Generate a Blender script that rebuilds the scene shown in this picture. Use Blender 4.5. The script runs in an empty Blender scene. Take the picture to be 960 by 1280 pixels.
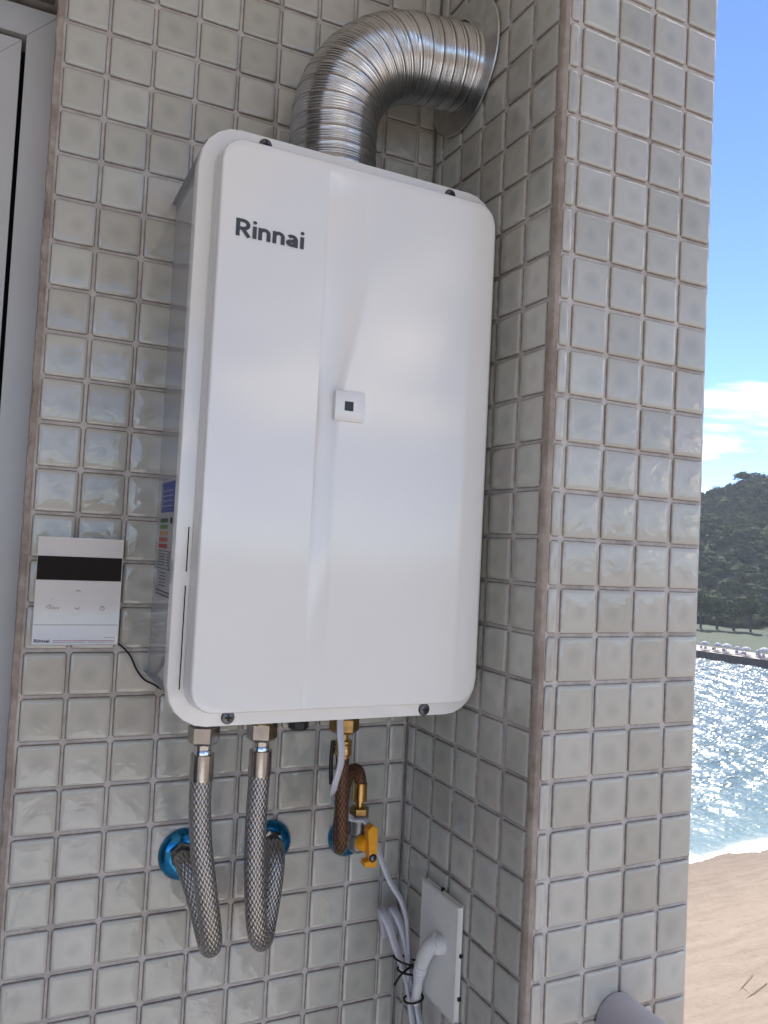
import bpy, bmesh, math, random
import numpy as np
from mathutils import Vector, Matrix

T = 0.05                       # one wall tile pitch in metres
random.seed(7); rng = np.random.default_rng(11)
SC = bpy.context.scene
COL = SC.collection

# ------------------------------------------------------------------ camera
CAM = Vector((-0.5158, -18.9475, -11.3842)) * T
cam_d = bpy.data.cameras.new('camera')
cam_d.sensor_fit = 'VERTICAL'; cam_d.sensor_height = 32.0
cam_d.lens = 997.52 / 1280 * 32.0
cam_d.clip_start = 0.02; cam_d.clip_end = 5000
cam = bpy.data.objects.new('camera', cam_d); COL.objects.link(cam)
def _rot(x, y, z):
    cx, sx, cy, sy, cz, sz = math.cos(x), math.sin(x), math.cos(y), math.sin(y), math.cos(z), math.sin(z)
    return (Matrix(((cz, -sz, 0), (sz, cz, 0), (0, 0, 1))) @ Matrix(((1, 0, 0), (0, cx, -sx), (0, sx, cx)))
            @ Matrix(((cy, 0, sy), (0, 1, 0), (-sy, 0, cy))))
Rm = _rot(0.0430, -0.0499, -0.4454)
right, fwd, up = Rm.col[0], Rm.col[1], Rm.col[2]
M = Matrix((right, up, -fwd)).transposed().to_4x4(); M.translation = CAM
cam.matrix_world = M
SC.camera = cam

# ------------------------------------------------------------------ light
SUN_AZ, SUN_EL = math.radians(41), math.radians(44)     # azimuth from +Y towards +X
sun_d = bpy.data.lights.new('sun', 'SUN'); sun_d.energy = 2.7; sun_d.angle = math.radians(0.53)
sun_d.color = (1.0, 0.95, 0.88)
sun = bpy.data.objects.new('sun', sun_d); COL.objects.link(sun)
sd = Vector((math.sin(SUN_AZ) * math.cos(SUN_EL), math.cos(SUN_AZ) * math.cos(SUN_EL), math.sin(SUN_EL)))
sun.rotation_euler = (-sd).to_track_quat('-Z', 'Y').to_euler()

W = bpy.data.worlds.new('World'); SC.world = W; W.use_nodes = True
wn, wl = W.node_tree.nodes, W.node_tree.links
bg = wn['Background']; bg.inputs['Strength'].default_value = 0.10
sky = wn.new('ShaderNodeTexSky'); sky.sky_type = 'NISHITA'; sky.sun_disc = False
sky.sun_elevation = SUN_EL; sky.sun_rotation = SUN_AZ
sky.air_density = 0.5; sky.dust_density = 0.0; sky.ozone_density = 5.0
tc = wn.new('ShaderNodeTexCoord'); sep = wn.new('ShaderNodeSeparateXYZ')
wl.new(tc.outputs['Generated'], sep.inputs[0])
def wmath(op, a, b=None, c=None):
    n = wn.new('ShaderNodeMath'); n.operation = op
    for i, v in enumerate((a, b, c)):
        if v is None: continue
        if isinstance(v, (int, float)): n.inputs[i].default_value = v
        else: wl.new(v, n.inputs[i])
    return n.outputs[0]
zc = wmath('MAXIMUM', sep.outputs[2], 0.0); zz = wmath('ADD', zc, 0.13)
cmb = wn.new('ShaderNodeCombineXYZ')
wl.new(wmath('DIVIDE', sep.outputs[0], zz), cmb.inputs[0]); wl.new(wmath('DIVIDE', sep.outputs[1], zz), cmb.inputs[1])
ns = wn.new('ShaderNodeTexNoise'); ns.inputs['Scale'].default_value = 0.7; ns.inputs['Detail'].default_value = 7
ns.inputs['Roughness'].default_value = 0.58; ns.inputs['Distortion'].default_value = 0.3
mp = wn.new('ShaderNodeMapping'); mp.inputs['Location'].default_value = (2.4, -12.1, 0)
wl.new(cmb.outputs[0], mp.inputs[0]); wl.new(mp.outputs[0], ns.inputs['Vector'])
cr = wn.new('ShaderNodeValToRGB'); cr.color_ramp.elements[0].position = 0.53; cr.color_ramp.elements[1].position = 0.67
wl.new(ns.outputs['Fac'], cr.inputs[0])
mx = wn.new('ShaderNodeMix'); mx.data_type = 'RGBA'
wl.new(cr.outputs[0], mx.inputs['Factor']); wl.new(sky.outputs[0], mx.inputs['A']); mx.inputs['B'].default_value = (11.2, 10.4, 9.4, 1)
wl.new(mx.outputs['Result'], bg.inputs['Color'])

HAZE = 0.00026
SC.view_settings.view_transform = 'Standard'; SC.view_settings.look = 'None'
SC.view_settings.exposure = 1.52; SC.view_settings.gamma = 1.0
SC.render.engine = 'CYCLES'
SC.render.resolution_x = 768; SC.render.resolution_y = 1024
try:
    SC.cycles.max_bounces = 8; SC.cycles.diffuse_bounces = 4; SC.cycles.glossy_bounces = 4
except Exception: pass

# ------------------------------------------------------------------ helpers
def link(o, parent=None):
    COL.objects.link(o)
    if parent is not None: o.parent = parent
    return o
def tag(o, label=None, cat=None, group=None, kind=None):
    if label: o['label'] = label
    if cat: o['category'] = cat
    if group: o['group'] = group
    if kind: o['kind'] = kind
    return o
def thing(name, label, cat, loc=(0, 0, 0), group=None):
    o = bpy.data.objects.new(name, None); o.empty_display_size = 0.05
    o.location = Vector(loc) * T
    link(o); return tag(o, label, cat, group)
def mesh(name, V, F, mat, parent=None, smooth=None, scale=T, origin=None, uv=None):
    """V in tile units (scale T); a parent's location is taken off, so V stays in world terms"""
    me = bpy.data.meshes.new(name)
    V = [Vector(v) * scale for v in V]
    off = Vector((0, 0, 0))
    if parent is not None:
        off = parent.location.copy()
        if parent.parent is not None: off += parent.parent.location
    org = Vector(origin) * scale if origin is not None else sum(V, Vector((0, 0, 0))) / max(1, len(V))
    me.from_pydata([v - org for v in V], [], F); me.update()
    if uv is not None:
        ul = me.uv_layers.new(name='UVMap')
        for l in me.loops: ul.data[l.index].uv = uv[l.vertex_index]
    if mat: me.materials.append(mat)
    bm = bmesh.new(); bm.from_mesh(me); bmesh.ops.recalc_face_normals(bm, faces=bm.faces); bm.to_mesh(me); bm.free()
    if smooth is not None:
        me.shade_smooth()
        if smooth > 0: me.set_sharp_from_angle(angle=math.radians(smooth))
    o = bpy.data.objects.new(name, me); link(o, parent); o.location = org - off
    return o
class MB:
    def __init__(s): s.V = []; s.F = []; s.U = []
    def add(s, V, F, U=None):
        n = len(s.V); s.V += [tuple(v) for v in V]; s.F += [tuple(i + n for i in f) for f in F]
        s.U += list(U) if U is not None else [(0, 0)] * len(V); return s
    def box(s, x0, x1, y0, y1, z0, z1, b=0.0):
        """box with chamfered edges"""
        if b <= 0:
            V = [(x, y, z) for x in (x0, x1) for y in (y0, y1) for z in (z0, z1)]
            return s.add(V, [(0, 1, 3, 2), (4, 6, 7, 5), (0, 4, 5, 1), (2, 3, 7, 6), (0, 2, 6, 4), (1, 5, 7, 3)])
        bm = bmesh.new(); bmesh.ops.create_cube(bm, size=1)
        for v in bm.verts:
            v.co = Vector(((x0 + x1) / 2 + v.co.x * (x1 - x0), (y0 + y1) / 2 + v.co.y * (y1 - y0), (z0 + z1) / 2 + v.co.z * (z1 - z0)))
        bmesh.ops.bevel(bm, geom=list(bm.edges), offset=b, segments=2, profile=0.6, affect='EDGES')
        V = [v.co[:] for v in bm.verts]; bm.verts.index_update()
        F = [[v.index for v in f.verts] for f in bm.faces]; bm.free()
        return s.add(V, F)
    def build(s, name, mat, parent=None, smooth=None, uv=False, **k):
        return mesh(name, s.V, s.F, mat, parent, smooth, uv=s.U if uv else None, **k)
def catmull(P, n=8):
    P = [Vector(p) for p in P]; Q = [P[0] * 2 - P[1]] + P + [P[-1] * 2 - P[-2]]; out = []
    for i in range(1, len(Q) - 2):
        a, b, c, d = Q[i - 1:i + 3]
        for k in range(n):
            t = k / n
            out.append(0.5 * ((2 * b) + (c - a) * t + (2 * a - 5 * b + 4 * c - d) * t * t + (3 * b - a - 3 * c + d) * t ** 3))
    out.append(P[-1]); return out
def frames(P):
    tans = []
    for i in range(len(P)):
        tans.append((P[min(i + 1, len(P) - 1)] - P[max(i - 1, 0)]).normalized())
    ref = Vector((0, 1, 0)) if abs(tans[0].y) < 0.9 else Vector((1, 0, 0))
    n = (ref - tans[0] * ref.dot(tans[0])).normalized(); out = []
    for t in tans:
        n = (n - t * n.dot(t)).normalized(); out.append((t, n, t.cross(n)))
    return out
def sweep(P, rad, seg=20, caps=True, flat=None):
    """tube along P; rad number or list; flat=(a,b) elliptical / ribbon section"""
    P = [Vector(p) for p in P]; Fr = frames(P); V = []; U = []; L = 0
    for i, p in enumerate(P):
        if i: L += (P[i] - P[i - 1]).length
        r = rad[i] if isinstance(rad, (list, tuple)) else rad
        t, n, b = Fr[i]
        for k in range(seg + 1):
            a = 2 * math.pi * k / seg
            ra, rb = (r, r) if flat is None else (flat[0], flat[1])
            V.append(p + n * math.cos(a) * ra + b * math.sin(a) * rb); U.append((k / seg, L))
    F = []
    m = seg + 1
    for i in range(len(P) - 1):
        for k in range(seg): F.append((i * m + k, i * m + k + 1, (i + 1) * m + k + 1, (i + 1) * m + k))
    if caps:
        F.append(tuple(range(seg - 1, -1, -1))); F.append(tuple((len(P) - 1) * m + k for k in range(seg)))
    return V, F, U
def lathe(c, axis, prof, seg=28, rot=0.0, cap=True):
    """prof [(along axis, radius)] turned round axis through c; seg=6 gives a hexagon nut"""
    c = Vector(c); ax = Vector(axis).normalized()
    ref = Vector((0, 0, 1)) if abs(ax.z) < 0.9 else Vector((1, 0, 0))
    u = (ref - ax * ref.dot(ax)).normalized(); v = ax.cross(u); V = []; F = []
    for (h, r) in prof:
        for k in range(seg):
            a = 2 * math.pi * k / seg + rot
            V.append(c + ax * h + u * math.cos(a) * r + v * math.sin(a) * r)
    for i in range(len(prof) - 1):
        for k in range(seg): F.append((i * seg + k, i * seg + (k + 1) % seg, (i + 1) * seg + (k + 1) % seg, (i + 1) * seg + k))
    if cap:
        F.append(tuple(range(seg - 1, -1, -1))); F.append(tuple((len(prof) - 1) * seg + k for k in range(seg)))
    return V, F

# ------------------------------------------------------------------ materials
class NT:
    def __init__(s, name):
        s.m = bpy.data.materials.new(name); s.m.use_nodes = True
        s.n = s.m.node_tree.nodes; s.l = s.m.node_tree.links; s.b = s.n['Principled BSDF']
    def set(s, **k):
        for a, v in k.items():
            i = s.b.inputs[a.replace('_', ' ')]
            if hasattr(v, 'is_linked'): s.l.new(v, i)
            else: i.default_value = (*v, 1) if isinstance(v, tuple) and len(v) == 3 else v
        return s
    def node(s, t, **k):
        n = s.n.new(t)
        for a, v in k.items():
            if a in n.inputs.keys() or a.replace('_', ' ') in n.inputs.keys():
                i = n.inputs[a] if a in n.inputs.keys() else n.inputs[a.replace('_', ' ')]
                if hasattr(v, 'is_linked'): s.l.new(v, i)
                else: i.default_value = v
            else: setattr(n, a, v)
        return n
    def math(s, op, a, b=None, c=None, clamp=False):
        n = s.n.new('ShaderNodeMath'); n.operation = op; n.use_clamp = clamp
        for i, v in enumerate((a, b, c)):
            if v is None: continue
            if isinstance(v, (int, float)): n.inputs[i].default_value = v
            else: s.l.new(v, n.inputs[i])
        return n.outputs[0]
    def ramp(s, fac, stops):
        n = s.n.new('ShaderNodeValToRGB'); e = n.color_ramp.elements
        e[0].position, e[0].color = stops[0][0], (*stops[0][1], 1)
        e[1].position, e[1].color = stops[-1][0], (*stops[-1][1], 1)
        for p, c in stops[1:-1]:
            x = e.new(p); x.color = (*c, 1)
        s.l.new(fac, n.inputs[0]); return n.outputs[0]
    def mix(s, f, a, b, mode='MIX'):
        n = s.n.new('ShaderNodeMix'); n.data_type = 'RGBA'; n.blend_type = mode
        for k, v in (('Factor', f), ('A', a), ('B', b)):
            i = n.inputs[k] if k != 'Factor' else n.inputs[0]
            if k == 'A': i = n.inputs[6]
            if k == 'B': i = n.inputs[7]
            if hasattr(v, 'is_linked'): s.l.new(v, i)
            else: i.default_value = (*v, 1) if isinstance(v, tuple) else v
        return n.outputs[2]
    def noise(s, scale, detail=3, rough=0.5, vec=None, dist=0.0):
        n = s.n.new('ShaderNodeTexNoise'); n.inputs['Scale'].default_value = scale
        n.inputs['Detail'].default_value = detail; n.inputs['Roughness'].default_value = rough; n.inputs['Distortion'].default_value = dist
        s.l.new(vec if vec is not None else s.pos(), n.inputs['Vector']); return n.outputs['Fac']
    def pos(s):
        if not hasattr(s, '_p'): s._p = s.n.new('ShaderNodeNewGeometry').outputs['Position']
        return s._p
    def bump(s, h, strength=0.3, dist=0.001, normal=None):
        n = s.n.new('ShaderNodeBump'); n.inputs['Strength'].default_value = strength; n.inputs['Distance'].default_value = dist
        s.l.new(h, n.inputs['Height'])
        if normal is not None: s.l.new(normal, n.inputs['Normal'])
        return n.outputs[0]

def plain(name, col, rough=0.5, metal=0.0, var=0.06, nscale=60, bump=0.0, coat=0.0, bscale=400, **k):
    s = NT(name); f = s.noise(nscale, 4, 0.6)
    lo = tuple(c * (1 - var) for c in col); hi = tuple(min(1, c * (1 + var)) for c in col)
    s.set(Base_Color=s.ramp(f, [(0.3, lo), (0.7, hi)]), Roughness=rough, Metallic=metal)
    if coat: s.set(Coat_Weight=coat, Coat_Roughness=0.08)
    if bump: s.set(Normal=s.bump(s.noise(bscale, 3, 0.6), bump, 0.0005))
    return s.m

def mat_tile():
    s = NT('glazed_tile')
    uvn = s.n.new('ShaderNodeUVMap'); uvn.uv_map = 'UVMap'
    sp = s.n.new('ShaderNodeSeparateXYZ'); s.l.new(uvn.outputs[0], sp.inputs[0])
    vs = s.n.new('ShaderNodeVectorMath'); vs.operation = 'SCALE'; s.l.new(s.pos(), vs.inputs[0]); vs.inputs['Scale'].default_value = 1 / T
    va = s.n.new('ShaderNodeVectorMath'); va.operation = 'ADD'; s.l.new(vs.outputs[0], va.inputs[0]); va.inputs[1].default_value = (0, .37, 0)
    vf = s.n.new('ShaderNodeVectorMath'); vf.operation = 'FLOOR'; s.l.new(va.outputs[0], vf.inputs[0])
    wn_ = s.n.new('ShaderNodeTexWhiteNoise'); wn_.noise_dimensions = '3D'; s.l.new(vf.outputs[0], wn_.inputs['Vector'])
    wc = s.n.new('ShaderNodeSeparateColor'); s.l.new(wn_.outputs['Color'], wc.inputs[0])
    cu = s.math('SUBTRACT', s.math('SUBTRACT', sp.outputs[0], .5), s.math('MULTIPLY', s.math('SUBTRACT', wc.outputs[0], .5), .22))
    cv = s.math('SUBTRACT', s.math('SUBTRACT', sp.outputs[1], .5), s.math('MULTIPLY', s.math('SUBTRACT', wc.outputs[1], .5), .22))
    u = s.math('ABSOLUTE', s.math('SUBTRACT', sp.outputs[0], 0.5)); v = s.math('ABSOLUTE', s.math('SUBTRACT', sp.outputs[1], 0.5))
    d = s.math('MAXIMUM', u, v)                                     # 0 centre .. 0.5 edge
    nz = s.noise(55, 3, 0.6)
    r = s.math('SQRT', s.math('ADD', s.math('MULTIPLY', cu, cu), s.math('MULTIPLY', cv, cv)))
    r2 = s.math('ADD', r, s.math('ADD', s.math('MULTIPLY', s.math('SUBTRACT', nz, 0.5), 0.34), s.math('MULTIPLY', wc.outputs[2], .16)))
    # glaze pools paler in a ring, thinner and greener in the middle
    core = s.ramp(r2, [(0.0, (0.445, 0.435, 0.41)), (0.14, (0.455, 0.447, 0.42)), (0.38, (0.53, 0.517, 0.48)), (0.5, (0.515, 0.502, 0.465))])
    edge = s.ramp(s.math('ADD', d, s.math('MULTIPLY', s.math('SUBTRACT', s.noise(130, 3, 0.6), 0.5), 0.03)),
                  [(0.0, (0, 0, 0)), (0.462, (0, 0, 0)), (0.497, (1, 1, 1))])
    col = s.mix(edge, core, (0.23, 0.185, 0.16))
    # tile to tile shift of tone, per 5 cm cell of the wall
    tint = s.ramp(wn_.outputs['Value'], [(0, (0.86, 0.845, 0.81)), (0.35, (0.96, 0.965, 0.935)), (0.7, (1, 0.985, 0.97)), (1, (1.06, 1.08, 1.05))])
    col = s.mix(1.0, col, tint, 'MULTIPLY')
    dirt = s.ramp(s.noise(9, 5, 0.65), [(0.35, (1, 1, 1)), (0.75, (0.93, 0.942, 0.885))])
    col = s.mix(1.0, col, dirt, 'MULTIPLY')
    s.set(Base_Color=col, Roughness=s.ramp(s.noise(80, 3, .6), [(0.3, (0.035,) * 3), (0.75, (0.10,) * 3)]), IOR=1.68)
    b1 = s.bump(s.noise(34, 2, 0.5, dist=0.9), 0.4, 0.0024)
    b2 = s.bump(s.noise(95, 2, 0.5), 0.35, 0.0007, b1)
    s.set(Normal=b2); return s.m
def mat_grout(name='grout', a=(0.49, 0.445, 0.41), b=(0.64, 0.60, 0.565), sc=70):
    s = NT(name)
    c = s.ramp(s.noise(sc, 6, 0.7), [(0.25, a), (0.5, tuple((x + y) / 2 for x, y in zip(a, b))), (0.75, b)])
    c = s.mix(1.0, c, s.ramp(s.noise(11, 6, .72), [(0.34, (0.62, 0.58, 0.54)), (0.55, (1, 1, 1))]), 'MULTIPLY')
    s.set(Base_Color=c, Roughness=0.9, Normal=s.bump(s.noise(500, 4, 0.7), 0.5, 0.0008)); return s.m
M_tile = mat_tile(); M_grout = mat_grout()
M_trim = mat_grout('corner_mortar', (0.27, 0.22, 0.18), (0.44, 0.38, 0.33), 45)
M_trim2 = mat_grout('rough_mortar', (0.26, 0.20, 0.16), (0.47, 0.41, 0.36), 60)
def mat_enamel():
    s = NT('white_enamel')
    s.set(Base_Color=s.ramp(s.noise(6, 3, .5), [(0.3, (0.80, 0.785, 0.745)), (0.7, (0.83, 0.815, 0.775))]),
          Roughness=s.ramp(s.noise(14, 4, .6), [(0.3, (0.05,) * 3), (0.7, (0.10,) * 3)]), IOR=1.62)
    s.set(Normal=s.bump(s.noise(900, 2, .5), 0.06, 0.0003, s.bump(s.noise(7, 1, .3), 0.10, 0.002)))
    return s.m
M_white = mat_enamel()
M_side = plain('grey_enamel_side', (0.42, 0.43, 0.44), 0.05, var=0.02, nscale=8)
M_dark = plain('dark_plastic', (0.02, 0.02, 0.022), 0.35, var=0.2)
M_logo = plain('logo_grey', (0.055, 0.057, 0.062), 0.35, var=0.1)
M_slot = plain('slot_black', (0.01, 0.01, 0.012), 0.8)
M_screw = plain('zinc_screw', (0.13, 0.13, 0.135), 0.30, 1.0, 0.2, 300)
M_steel = plain('nickel', (0.45, 0.43, 0.40), 0.22, 1.0, 0.12, 90, 0.1)
M_brass = plain('brass', (0.60, 0.38, 0.14), 0.26, 1.0, 0.2, 120, 0.12)
M_dbrass = plain('dull_brass', (0.36, 0.23, 0.09), 0.33, 1.0, 0.3, 120, 0.15)
M_chrome = plain('chrome', (0.75, 0.75, 0.76), 0.08, 1.0, 0.05)
M_cast = plain('cast_grey', (0.32, 0.32, 0.31), 0.42, 0.8, 0.15, 120, 0.3)
M_blue = plain('blue_anodised', (0.0, 0.20, 0.42), 0.20, 0.85, 0.2, 70, coat=0.7)
M_yellow = plain('orange_plastic', (0.80, 0.34, 0.01), 0.38, var=0.1, bump=0.1)
M_cord = plain('white_cord', (0.56, 0.56, 0.60), 0.45, var=0.05)
M_plug = plain('white_plug', (0.66, 0.66, 0.66), 0.40, var=0.05)
M_plate = plain('outlet_plastic', (0.80, 0.79, 0.75), 0.30, var=0.03, nscale=20)
M_ctl = plain('controller_plastic', (0.64, 0.62, 0.60), 0.10, var=0.02, coat=0.6)
M_disp = plain('display_glass', (0.006, 0.006, 0.007), 0.05, var=0.1); M_disp.node_tree.nodes['Principled BSDF'].inputs['Specular IOR Level'].default_value = .18
M_print = plain('print_grey', (0.22, 0.22, 0.23), 0.4)
M_red = plain('print_red', (0.35, 0.06, 0.06), 0.4)
M_door = plain('door_aluminium', (0.50, 0.505, 0.50), 0.30, var=0.03, nscale=12)
M_rail = plain('handrail_paint', (0.42, 0.41, 0.455), 0.42, var=0.05, nscale=20, bump=0.1)
M_conc = plain('ceiling_paint', (0.80, 0.765, 0.71), 0.8, var=0.05, nscale=4)
M_shade_wall = plain('shade_wall_dark', (0.11, 0.10, 0.095), 0.8, var=0.05, nscale=4)  # darkened so little light bounces onto the side face of the pier
M_floor = plain('floor_stone', (0.78, 0.755, 0.71), 0.35, var=0.12, nscale=6)
def mat_alu():
    s = NT('corrugated_aluminium')
    uvn = s.n.new('ShaderNodeUVMap'); uvn.uv_map = 'UVMap'
    sp = s.n.new('ShaderNodeSeparateXYZ'); s.l.new(uvn.outputs[0], sp.inputs[0])
    # seam every SEAM units of length, with a row of crimp notches
    ph = s.math('FRACT', s.math('DIVIDE', sp.outputs[1], 0.34))
    band = s.math('LESS_THAN', s.math('ABSOLUTE', s.math('SUBTRACT', ph, 0.5)), 0.055)
    dots = s.math('GREATER_THAN', s.math('FRACT', s.math('MULTIPLY', sp.outputs[0], 150)), 0.5)
    f = s.math('MULTIPLY', band, dots)
    base = s.ramp(s.noise(35, 5, .65), [(0.3, (0.50, 0.505, 0.51)), (0.7, (0.66, 0.665, 0.67))])
    s.set(Base_Color=s.mix(f, base, (0.10, 0.095, 0.09)), Metallic=1.0,
          Roughness=s.ramp(s.noise(60, 4, .6), [(0.3, (0.16,) * 3), (0.7, (0.26,) * 3)]),
          Normal=s.bump(s.noise(90, 2, .5), 0.15, 0.0005)); return s.m
M_alu = mat_alu()
M_flange = plain('dull_aluminium', (0.60, 0.605, 0.61), 0.34, 1.0, 0.15, 60, 0.25)
def mat_braid(name, light, dark, circ, n=15, metal=1.0):
    s = NT(name)
    uvn = s.n.new('ShaderNodeUVMap'); uvn.uv_map = 'UVMap'
    sp = s.n.new('ShaderNodeSeparateXYZ'); s.l.new(uvn.outputs[0], sp.inputs[0])
    a = s.math('MULTIPLY', sp.outputs[0], n); b = s.math('MULTIPLY', sp.outputs[1], n * 0.62 / circ)
    p = s.math('ADD', a, b); q = s.math('SUBTRACT', a, b)
    fp, fq = s.math('FRACT', p), s.math('FRACT', q)
    par = s.math('MODULO', s.math('ABSOLUTE', s.math('ADD', s.math('FLOOR', p), s.math('FLOOR', q))), 2.0)
    def hump(x): return s.math('SINE', s.math('MULTIPLY', x, math.pi))
    hp, hq = hump(fp), hump(fq)
    h1 = s.math('MULTIPLY', s.math('POWER', hp, 0.6), s.math('ADD', 0.55, s.math('MULTIPLY', hq, 0.45)))
    h2 = s.math('MULTIPLY', s.math('POWER', hq, 0.6), s.math('ADD', 0.55, s.math('MULTIPLY', hp, 0.45)))
    sel = s.n.new('ShaderNodeMix'); sel.data_type = 'FLOAT'
    s.l.new(par, sel.inputs[0]); s.l.new(h1, sel.inputs[2]); s.l.new(h2, sel.inputs[3]); h = sel.outputs[0]
    wires = s.math('FRACT', s.math('MULTIPLY', s.math('ADD', s.math('MULTIPLY', fp, s.math('SUBTRACT', 1.0, par)), s.math('MULTIPLY', fq, par)), 3.0))
    hh = s.math('ADD', h, s.math('MULTIPLY', hump(wires), 0.12))
    s.set(Base_Color=s.ramp(h, [(0.10, dark), (0.45, tuple(c * 0.7 for c in light)), (0.9, light)]), Metallic=s.ramp(h, [(0.15, (0,) * 3), (0.4, (metal,) * 3)]),
          Roughness=0.30, Normal=s.bump(hh, 0.9, 0.0011)); return s.m
M_braid = mat_braid('steel_braid', (0.50, 0.475, 0.45), (0.012, 0.014, 0.013), 2 * math.pi * .235)
M_brown = mat_braid('brown_braid', (0.16, 0.075, 0.036), (0.006, 0.005, 0.004), 2 * math.pi * .15, 9, 0.5)

# ------------------------------------------------------------------ tiles
XS, YE, YF, VS = 9.518, -5.40, -5.555, 1.0022      # side face x, its tiled end, front face y, row pitch
def tile_mesh(name, w, h, depth=0.060):
    """pillowed glazed tile in the XZ plane, front towards -Y, about 45 triangles"""
    V = []; U = []; rings = [(0.0, 0.0, 0.085), (0.010, -0.50, 0.08), (0.036, -0.86, 0.07), (0.11, -1.0, 0.06)]
    for ins, d, r in rings:
        hw, hh = w / 2 - ins, h / 2 - ins; c = max(0.02, r - ins * 0.4) * 0.6
        for (sx, sz) in ((1, 1), (-1, 1), (-1, -1), (1, -1)):
            pts = [(sx * hw, sz * (hh - c)), (sx * (hw - c), sz * hh)]
            if (sx, sz) in ((-1, 1), (1, -1)): pts.reverse()
            for x, z in pts:
                V.append((x, d * depth, z)); U.append((x / w + 0.5, z / h + 0.5))
    F = []
    for i in range(len(rings) - 1):
        for k in range(8): F.append((i * 8 + k, (i + 1) * 8 + k, (i + 1) * 8 + (k + 1) % 8, i * 8 + (k + 1) % 8))
    V.append((0, -0.93 * depth, 0)); U.append((.5, .5)); n = len(rings) - 1
    for k in range(8): F.append((n * 8 + k, len(V) - 1, n * 8 + (k + 1) % 8))
    me = bpy.data.meshes.new(name); me.from_pydata([Vector(v) * T for v in V], [], F)
    ul = me.uv_layers.new(name='UVMap')
    for l in me.loops: ul.data[l.index].uv = U[l.vertex_index]
    me.materials.append(M_tile); me.shade_smooth(); me.update()
    return me, V, F, U
TCACHE = {}
def get_tile(w, h=0.942):
    k = round(w, 2)
    if k not in TCACHE: TCACHE[k] = tile_mesh('tile', w, h)
    return TCACHE[k]
def place_tiles(spots, parent, rotz, rest_name):
    """spots: (origin, width, visible). visible ones become objects, the rest one joined mesh"""
    R = Matrix.Rotation(rotz, 4, 'Z'); rest = MB(); base = parent.location
    for (o, w, vis) in spots:
        me, V, F, U = get_tile(w)
        j = Vector((random.uniform(-.008, .008), random.uniform(-.006, .006), random.uniform(-.008, .008)))
        tl = (random.uniform(-.004, .004), random.uniform(-.006, .006), random.uniform(-.004, .004))
        from mathutils import Euler
        Rl = R @ Euler(tl).to_matrix().to_4x4()
        pos = Vector(o) + R @ j
        if vis:
            ob = bpy.data.objects.new('tile', me); COL.objects.link(ob); ob.parent = parent
            ob.matrix_local = Matrix.Translation(pos * T - base) @ Rl
        else: rest.add([Rl @ Vector(v) + pos for v in V], F, U)
    if rest.V:
        me = bpy.data.meshes.new(rest_name)
        me.from_pydata([Vector(v) * T - base for v in rest.V], [], rest.F)
        ul = me.uv_layers.new(name='UVMap')
        uu = np.array(rest.U, float); idx = np.zeros(len(me.loops), int); me.loops.foreach_get('vertex_index', idx)
        ul.data.foreach_set('uv', uu[idx].ravel()); me.materials.append(M_tile); me.shade_smooth(); me.update()
        ob = bpy.data.objects.new(rest_name, me); COL.objects.link(ob); ob.parent = parent; ob['kind'] = 'stuff'

Z_TOP, Z_FLOOR = 13.0, -41.0
# back wall -----------------------------------------------------------
wall = thing('tiled_wall', 'wall of square grey glazed tiles behind the white water heater', 'wall', (4.7, 0, -12))
mb = MB(); mb.box(-0.10, XS + 0.0, 0.045, 4.0, Z_FLOOR, Z_TOP); mb.build('mortar_bed', M_grout, wall)
DOOR_TOP = 1.05
spots = []
XR = XS - 9.0                                         # width of the cut column in the corner
for r in range(-13, 29):                              # tile between grout rows r and r+1
    zc_ = -(r + 0.5) * VS
    for c in range(0, 10):
        w = 0.942 if c < 9 else XR - 0.05
        xc = c + 0.5 if c < 9 else 9 + XR / 2 - 0.005
        if c == 0: xc += 0.025; w -= 0.05
        hid = (2.9 < xc < 8.9 and -14.6 < zc_ < -3.9)
        out = r < -3 or r > 23 or (r < -1 and c < 2) or (xc > 5.2 and r < 0 and xc < 9 and r > -3 and False)
        spots.append(((xc, 0.045, zc_), w, not hid and not out))
place_tiles(spots, wall, 0, 'tile_field')
# lumpy mortar edge along the door side
def rough_strip(x0, x1, yb, z0, z1, amp=0.03, dz=0.12, yf=-0.02):
    V = []; F = []; z = z0; n = 0
    while z <= z1:
        e0 = x0 + random.uniform(-1, 1) * amp * (2.0 if random.random() < .15 else 1); e1 = x1 + random.uniform(-.5, .5) * amp
        V += [(e0, yb, z), (e0 + .01, yf + random.uniform(0, .03), z), ((e0 + e1) / 2, yf + random.uniform(-.02, .02), z), (e1, yf + random.uniform(0, .03), z), (e1, yb, z)]
        z += dz * random.uniform(.6, 1.4); n += 1
    for i in range(n - 1):
        for k in range(4): F.append((i * 5 + k, i * 5 + k + 1, (i + 1) * 5 + k + 1, (i + 1) * 5 + k))
    return V, F
V, F = rough_strip(-0.11, 0.03, 0.06, Z_FLOOR, Z_TOP, amp=.018, dz=.16)
mesh('mortar_edge', V, F, M_trim2, wall, smooth=60)
mb = MB()
mb.box(-30, -0.10, 0.0, 4.0, DOOR_TOP, Z_TOP); mb.build('lintel', M_grout, wall)
mb = MB()                                              # tiled soffit over the door
for k in range(0, 12):
    for q in range(2): mb.box(-1.08 - k + .04, -0.12 - k - .04, 0.06 + q * .62, 0.62 + q * .62, DOOR_TOP - .06, DOOR_TOP + .01, .02)
o = mb.build('soffit_tiles', M_tile, wall, smooth=40); o['kind'] = 'stuff'
spots = [((-c - 0.62, 0.0, -(r + .5) * VS), 0.942, False) for c in range(0, 14) for r in range(-13, -1)]
place_tiles(spots, wall, 0, 'tile_field')

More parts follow.
